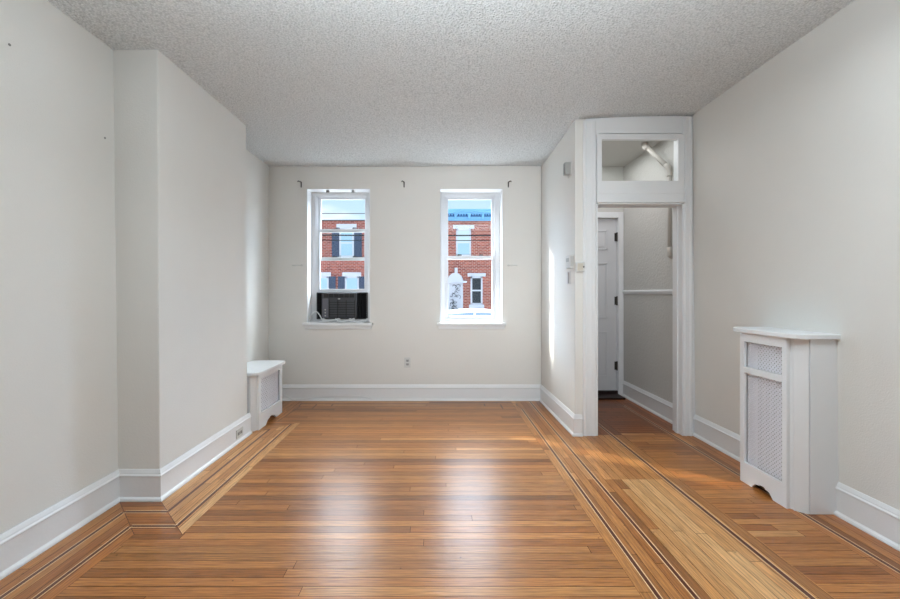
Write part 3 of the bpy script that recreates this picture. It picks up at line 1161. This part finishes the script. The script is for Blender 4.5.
# ------------------------------------------------------------------ radiator covers
def perforated(x0, x1, z0, z1, y, pitch, hole=0.68):
    """a pierced metal sheet: staggered diamonds cut out of square cells"""
    bm = bmesh.new()
    nx = max(2, round((x1 - x0) / pitch))
    nz = max(2, round((z1 - z0) / pitch))
    dx, dz = (x1 - x0) / nx, (z1 - z0) / nz
    r = 0.5 * hole
    for i in range(nx):
        for j in range(nz):
            cx, cz = x0 + (i + .5) * dx, z0 + (j + .5) * dz
            sq = [(-.5, -.5), (0, -.5), (.5, -.5), (.5, 0), (.5, .5), (0, .5), (-.5, .5), (-.5, 0)]
            if (i + j) % 2:
                ho = [(math.cos(a) * r, math.sin(a) * r) for a in [math.radians(225 + 45 * k) for k in range(8)]]
            else:
                q = r * 0.45
                ho = [(math.cos(a) * q, math.sin(a) * q) for a in [math.radians(225 + 45 * k) for k in range(8)]]
            o = [bm.verts.new((cx + a * dx, y, cz + b * dz)) for a, b in sq]
            h = [bm.verts.new((cx + a * dx, y, cz + b * dz)) for a, b in ho]
            for k in range(8):
                bm.faces.new((o[k], o[(k + 1) % 8], h[(k + 1) % 8], h[k]))
    return bm


def cover(name, loc, rz, label, L, Dp, H, cx, cy, openings, notch, pitch, lip, stile):
    """local: front faces -y, wall at y=0"""
    r = empty(name, loc, rz, label, 'radiator cover')
    h = L / 2
    st = 0.028
    th = 0.018
    # front frame: stiles, rails and the scalloped bottom rail
    zs = sorted(openings)
    bm = B((-h, -h + stile, -Dp, -Dp + th, 0, H - st), (h - stile, h, -Dp, -Dp + th, 0, H - st))
    prev = zs[0][0]
    for i, (a, b) in enumerate(zs):
        nxt = zs[i + 1][0] if i + 1 < len(zs) else H - st
        box(bm, -h + stile, h - stile, -Dp, -Dp + th, b, nxt)
    poly = [(-h + stile, 0)] + notch + [(h - stile, 0), (h - stile, prev), (-h + stile, prev)]
    prism(bm, poly, -Dp, -Dp + th, 'y')
    obj('front_frame', bm, COVER, r)
    for a, b in zs:
        g = obj('grille', perforated(-h + stile, h - stile, a, b, -Dp + th + 0.006, pitch), GRILLE, r)
        sm = g.modifiers.new('thickness', 'SOLIDIFY')
        sm.thickness = 0.0015
    # chamfered corner boards
    for s in (-1, 1):
        gx = 0.020
        x0, y0 = s * (h + gx), -Dp + gx * cy / cx
        x1, y1 = s * (h + cx), -Dp + cy
        t = Vector((x1 - x0, y1 - y0)).normalized()
        n = Vector((-t.y, t.x)) * (0.016 if s > 0 else -0.016)
        bm = bmesh.new()
        prism(bm, [(x0, y0), (x1, y1), (x1 + n.x, y1 + n.y), (x0 + n.x, y0 + n.y)], 0, H - st)
        obj('corner_board', bm, COVER, r, bevel=0.002)
        bm = bmesh.new()
        prism(bm, [(s * (h - .004), -Dp + 0.018), (s * (h + 0.024), -Dp + 0.044), (s * (h + 0.018), -Dp + 0.052), (s * (h - .004), -Dp + 0.030)], 0, H - st)
        obj('bead', bm, COVER, r)
        obj('side_panel', B((min(s * (h + cx - 0.018), s * (h + cx)), max(s * (h + cx - 0.018), s * (h + cx)), -Dp + cy + 0.007, -0.001, 0, H - st)), COVER, r, bevel=0.002)
    # top slab with clipped, rounded corners
    a = lip
    X, Y0 = h + cx + a, -Dp - a
    pts = [(-X, 0)]
    for k in range(7):
        t = k / 6 * math.pi / 2
        rx, ry = cx + 0.012, cy
        pts.append((-X + rx - rx * math.cos(t), Y0 + ry - ry * math.sin(t)))
    for k in range(7):
        t = (1 - k / 6) * math.pi / 2
        rx, ry = cx + 0.012, cy
        pts.append((X - rx + rx * math.cos(t), Y0 + ry - ry * math.sin(t)))
    pts.append((X, 0))
    bm = bmesh.new()
    prism(bm, [(p[0], p[1] - 0.001) for p in pts], H - st, H)
    obj('top_slab', bm, COVER, r, bevel=0.004)
    return r


def scallop(w, hgt):
    half = [(-w, 0), (-w * 0.86, hgt * 0.30), (-w * 0.66, hgt * 0.70), (-w * 0.48, hgt * 0.80), (-w * 0.30, hgt * 0.80), (-w * 0.22, hgt * 1.0)]
    return half + [(-x, z) for x, z in half[::-1]]


cover('radiator_cover', (XR, 2.5585, 0), -math.pi / 2, 'tall narrow white radiator cover with two grilles on the right wall',
      0.365, 0.242, 1.018, 0.064, 0.072, [(0.135, 0.725), (0.765, 0.93)], scallop(0.085, 0.045), 0.0125, 0.022, 0.033)
cover('radiator_cover', (XL2, 4.010, 0), math.pi / 2, 'low white radiator cover with one grille in the left corner recess',
      0.560, 0.342, 0.535, 0.050, 0.058, [(0.141, 0.462)], scallop(0.125, 0.052), 0.019, 0.022, 0.046)


# the cast iron radiators that stand inside
def radiator(x, y0, y1, h, n, label, w=0.10):
    r = empty('radiator', (x, (y0 + y1) / 2, 0), 0, label, 'radiator')
    bm = bmesh.new()
    for i in range(n):
        y = y0 + (y1 - y0) * (i + .5) / n - (y0 + y1) / 2
        for s in (-1, 1):
            tube(bm, [(s * w * 0.3, y, 0.05), (s * w * 0.3, y, h)], 0.018, 8)
        tube(bm, [(-w * 0.3, y, h - 0.01), (w * 0.3, y, h - 0.01)], 0.020, 8)
        tube(bm, [(-w * 0.3, y, 0.08), (w * 0.3, y, 0.08)], 0.020, 8)
    obj('columns', bm, GREYP, r, smooth=True)
    for yy_ in (y0, y1):
        y = yy_ - (y0 + y1) / 2 + (0.03 if yy_ == y0 else -0.03)
        for s in (-1, 1):
            bm = bmesh.new()
            tube(bm, [(s * w * 0.3, y, 0), (s * w * 0.3, y, 0.07)], [0.02, 0.014], 8)
            obj('foot', bm, GREYP, r)


radiator(2.15, 2.40, 2.72, 0.90, 6, 'grey column radiator inside the tall narrow cover on the right wall')
radiator(-1.80, 3.78, 4.24, 0.44, 8, 'grey column radiator inside the low cover in the left recess')


# ------------------------------------------------------------------ outdoors: street, houses, car, wires
GZ = -0.62
struct(obj('ground_street', B((-30, 30, 6.9, 19.5, GZ - 0.3, GZ)), ASPHALT))
struct(obj('ground_sidewalk', B((-30, 30, 5.11, 6.9, GZ - 0.3, GZ + 0.12)), SIDEWALK))
struct(obj('ground_sidewalk', B((-30, 30, 19.5, 30, GZ - 0.3, GZ + 0.12)), SIDEWALK))
YF = 22.0
S = YF / 410


def hx(px):
    return (px - 438) * S


def hz(py):
    return 1.25 + (293 - py) * S


def house_window(parent, x0, x1, z0, z1, lint=(0.16, 0.26), pane=None, sill=0.10, blind=None):
    f = obj('window', B((x0, x0 + 0.09, -0.04, 0.02, z0, z1), (x1 - 0.09, x1, -0.04, 0.02, z0, z1), (x0, x1, -0.04, 0.02, z1 - 0.09, z1),
                        (x0, x1, -0.04, 0.02, z0, z0 + 0.08), (x0, x1, -0.035, 0.02, (z0 + z1) / 2 - 0.04, (z0 + z1) / 2 + 0.04)), STONE, parent)
    obj('pane', B((x0 + 0.05, x1 - 0.05, -0.015, 0.0, z0 + 0.04, (z0 + z1) / 2)), pane or PANE, f)
    obj('pane', B((x0 + 0.05, x1 - 0.05, -0.015, 0.0, (z0 + z1) / 2, z1 - 0.04)), blind or pane or PANE, f)
    if lint:
        obj('lintel', B((x0 - lint[0], x1 + lint[0], -0.10, 0.02, z1, z1 + lint[1])), STONE, parent)
    obj('sill', B((x0 - 0.08, x1 + 0.08, -0.10, 0.02, z0 - sill, z0)), STONE, parent)


def shutter(parent, x0, x1, z0, z1):
    bs = [(x0, x1, -0.05, 0.0, z0, z1)]
    n = 12
    for i in range(n):
        z = z0 + 0.06 + (z1 - z0 - 0.12) * i / n
        bs.append((x0 + 0.05, x1 - 0.05, -0.062, -0.05, z, z + 0.05))
    obj('shutter', B(*bs), SHUT, parent)


XS = -1.9     # party wall
h1 = empty('row_house', (0, YF, GZ + 0.12), 0, 'red brick row house with navy shutters, seen through the left window', 'house')
h2 = empty('row_house', (0, YF, GZ + 0.12), 0, 'red brick row house with a pale blue cornice, seen through the right window', 'house')


def loc_z(o, z):
    return z


def hb(o, mat_, name, *bs):
    bm = bmesh.new()
    for b in bs:
        box(bm, *b)
    return obj(name, bm, mat_, o)


Z0 = GZ + 0.12


def zz(py):
    return hz(py) - Z0


hb(h1, BRICK2, 'wall', (-11.0, XS, 0, 8, 0, zz(221)))
hb(h1, DARKG, 'roof_edge', (-11.05, XS, -0.08, 0.3, zz(221), zz(221) + 0.05))
hb(h2, BRICK, 'wall', (XS, 7.2, 0, 8, 0, zz(221) + 0.25))
# cornice
ct, cb_ = zz(210.5), zz(221)
hb(h2, BLUECORN, 'cornice', (XS, 7.2, -0.42, 0.0, ct - 0.13, ct), (XS, 7.2, -0.32, 0.0, ct - 0.2, ct - 0.13), (XS, 7.2, -0.06, 0.0, cb_, ct - 0.2),
   (XS, 7.2, -0.10, 0.0, cb_, cb_ + 0.07))
hb(h2, BLUEDARK, 'dentil_band', (XS, 7.2, -0.075, -0.03, ct - 0.34, ct - 0.2))
for i in range(63):
    hb(h2, BLUECORN, 'dentil', (XS + 0.1 + i * 0.14, XS + 0.16 + i * 0.14, -0.16, -0.07, ct - 0.28, ct - 0.2))
for k in range(-3, 9):
    x = hx(455.5 + 13.6 * k)
    if XS < x - 0.1 and x < 7.1:
        bm = bmesh.new()
        prism(bm, [(-0.30, ct - 0.2), (0, ct - 0.2), (0, cb_ + 0.1), (-0.10, cb_ + 0.14), (-0.16, ct - 0.36)], x - 0.06, x + 0.06, 'x')
        obj('bracket', bm, BLUECORN, h2)
# right house openings
for dx in (0, 3.1, -1.9):
    house_window(h2, hx(456) + dx, hx(471) + dx, zz(256), zz(229), (0.16, 0.20), None, 0.09, PANEGREEN)
for dx in (0, 2.0):
    house_window(h2, hx(470.5) + dx, hx(482.5) + dx, zz(304.5), zz(276.5), (0.16, 0.18), PANEDARK, 0.24)
# right house doorway
xc = hx(455)
hb(h2, STONE, 'door_surround', (xc - 0.42, xc - 0.30, -0.10, 0, zz(316) - .3, zz(283)), (xc + 0.30, xc + 0.42, -0.10, 0, zz(316) - .3, zz(283)),
   (xc - 0.46, xc + 0.60, -0.45, 0, zz(283), zz(281)))
bm = bmesh.new()
prism(bm, [(xc + 0.40 * math.cos(t * math.pi / 16), zz(281) + 0.42 * math.sin(t * math.pi / 16)) for t in range(17)], -0.40, 0, 'y')
obj('arched_hood', bm, STONE, h2)
hb(h2, STONE, 'lantern', (xc - 0.03, xc + 0.13, -0.25, -0.08, zz(273), zz(268)))
dd = hb(h2, STONE, 'front_door', (xc - 0.30, xc + 0.30, -0.05, 0, zz(316) - .3, zz(283)))
bm = bmesh.new()
rr = random.Random(4)
for k in range(26):
    cx_, cz_ = xc + rr.uniform(-0.22, 0.22), rr.uniform(zz(313), zz(285))
    ra = rr.uniform(0.05, 0.12)
    a0 = rr.uniform(0, 6.28)
    tube(bm, [(cx_ + ra * math.cos(a0 + t * 0.6), -0.075, cz_ + ra * math.sin(a0 + t * 0.6)) for t in range(7)], 0.014, 5)
obj('scrollwork', bm, DARKG, dd)
hb(h2, SIDEWALK, 'stoop', (xc - 0.7, xc + 0.7, -1.2, 0, 0, zz(316) - .3), (xc - 0.7, xc + 0.7, -1.5, -1.2, 0, (zz(316) - .3) * 0.6))
# left house openings
for dx in (0, -2.55, 2.2):
    a, b = hx(339.5), hx(354)
    if dx < 2:
        house_window(h1, a + dx, b + dx, zz(257), zz(229), (0.14, 0.26))
        shutter(h1, a + dx - 0.40, a + dx - 0.01, zz(257), zz(229))
        shutter(h1, b + dx + 0.01, b + dx + 0.42, zz(257), zz(229))
for dx in (0, -1.62, -3.9, 1.7):
    a, b = hx(345), hx(359)
    if dx < 2:
        house_window(h1, a + dx, b + dx, zz(303), zz(276.5), (0.12, 0.22))
        shutter(h1, a + dx - 0.37, a + dx - 0.01, zz(303), zz(276.5))
        shutter(h1, b + dx + 0.01, b + dx + 0.37, zz(303), zz(276.5))

# overhead wires and the poles that carry them
YWR = 19.7
for x, lab in ((-13.0, 'wooden utility pole at the left end of the overhead wires'), (10.5, 'wooden utility pole at the right end of the overhead wires')):
    pl = empty('utility_pole', (x, YWR + 0.19, GZ + 0.12), 0, lab, 'utility pole', 'utility poles')
    bm = bmesh.new()
    tube(bm, [(0, 0, 0), (0, 0, 7.5)], [0.16, 0.11], 12)
    obj('pole', bm, POLE, pl)
    obj('crossarm', B((-0.06, 0.06, -0.9, 0.3, 6.6, 6.72)), POLE, pl)
wz = lambda py: 1.25 + (293 - py) * YWR / 410
for pts, r, lab in (([(-13.0, YWR, 4.35), (-6, YWR, 4.05), (1.0, YWR, wz(235.5)), (5, YWR, 4.1), (10.5, YWR, 4.5)], 0.034, 'thick black overhead wire crossing both windows'),
                    ([(-13.0, YWR, 4.05), (-6, YWR, 3.80), (1.0, YWR, wz(240.5)), (5, YWR, 3.85), (10.5, YWR, 4.2)], 0.018, 'thin overhead wire hanging just below the thick one'),
                    ([(-13.0, YWR, wz(213.2)), (-8.0, 20.7, 1.25 + 79.6 * 20.7 / 410), (-2.3, 21.94, 1.25 + 79.4 * 21.94 / 410)], 0.018, 'thin overhead wire against the sky in the left window')):
    bm = bmesh.new()
    tube(bm, smooth_pts(pts, 8), r, 6)
    tag(obj('overhead_wire', bm, BLACKM), lab, 'wire', 'overhead wires')

# parked car, side on
YC = 11.0
car = empty('car', (1.0, YC, GZ), 0, 'white parked car just over the right window sill', 'car')
prof = [(-2.25, 0.30), (-2.30, 0.60), (-2.2, 0.88), (-1.45, 0.98), (-0.95, 1.30), (-0.75, 1.40), (-0.3, 1.455), (0.35, 1.46), (0.85, 1.40),
        (1.05, 1.30), (1.7, 1.0), (2.15, 0.92), (2.25, 0.60), (2.2, 0.30), (1.80, 0.28), (1.72, 0.48), (1.55, 0.62), (1.30, 0.62), (1.12, 0.48),
        (1.05, 0.26), (-1.02, 0.26), (-1.10, 0.48), (-1.28, 0.62), (-1.55, 0.62), (-1.72, 0.48), (-1.80, 0.28)]
bm = bmesh.new()
prism(bm, [(a, b * 0.952) for a, b in prof], 0.0, 1.7, 'y')
obj('body', bm, CARPAINT, car, bevel=0.04)
bm = bmesh.new()
prism(bm, [(-1.25, 1.0), (-0.78, 1.29), (-0.05, 1.345), (-0.05, 1.0)], -0.012, 1.712, 'y')
prism(bm, [(0.02, 1.0), (0.02, 1.345), (0.80, 1.30), (1.35, 1.03)], -0.012, 1.712, 'y')
obj('side_windows', bm, CARGLASS, car)
for x in (-1.42, 1.42):
    for y in (0.02, 1.48):
        bm = bmesh.new()
        tube(bm, [(x, y, 0.32), (x, y + 0.2, 0.32)], 0.32, 24)
        wl = obj('wheel', bm, RUBBER, car)
        bm = bmesh.new()
        tube(bm, [(x, y - 0.01, 0.32), (x, y + 0.21, 0.32)], 0.19, 16)
        obj('hubcap', bm, SILVER, wl)

# small nail holes in the left wall paint
for (y, z) in ((1.85, 2.37), (2.38, 2.15)):
    bm = bmesh.new()
    tube(bm, [(XL - 0.001, y, z), (XL + 0.0015, y, z)], 0.006, 8)
    tag(obj('nail', bm, STEEL), 'tiny grey nail head in the left wall ' + ('near the picture edge' if y < 2 else 'beside the chimney breast'), 'nail')
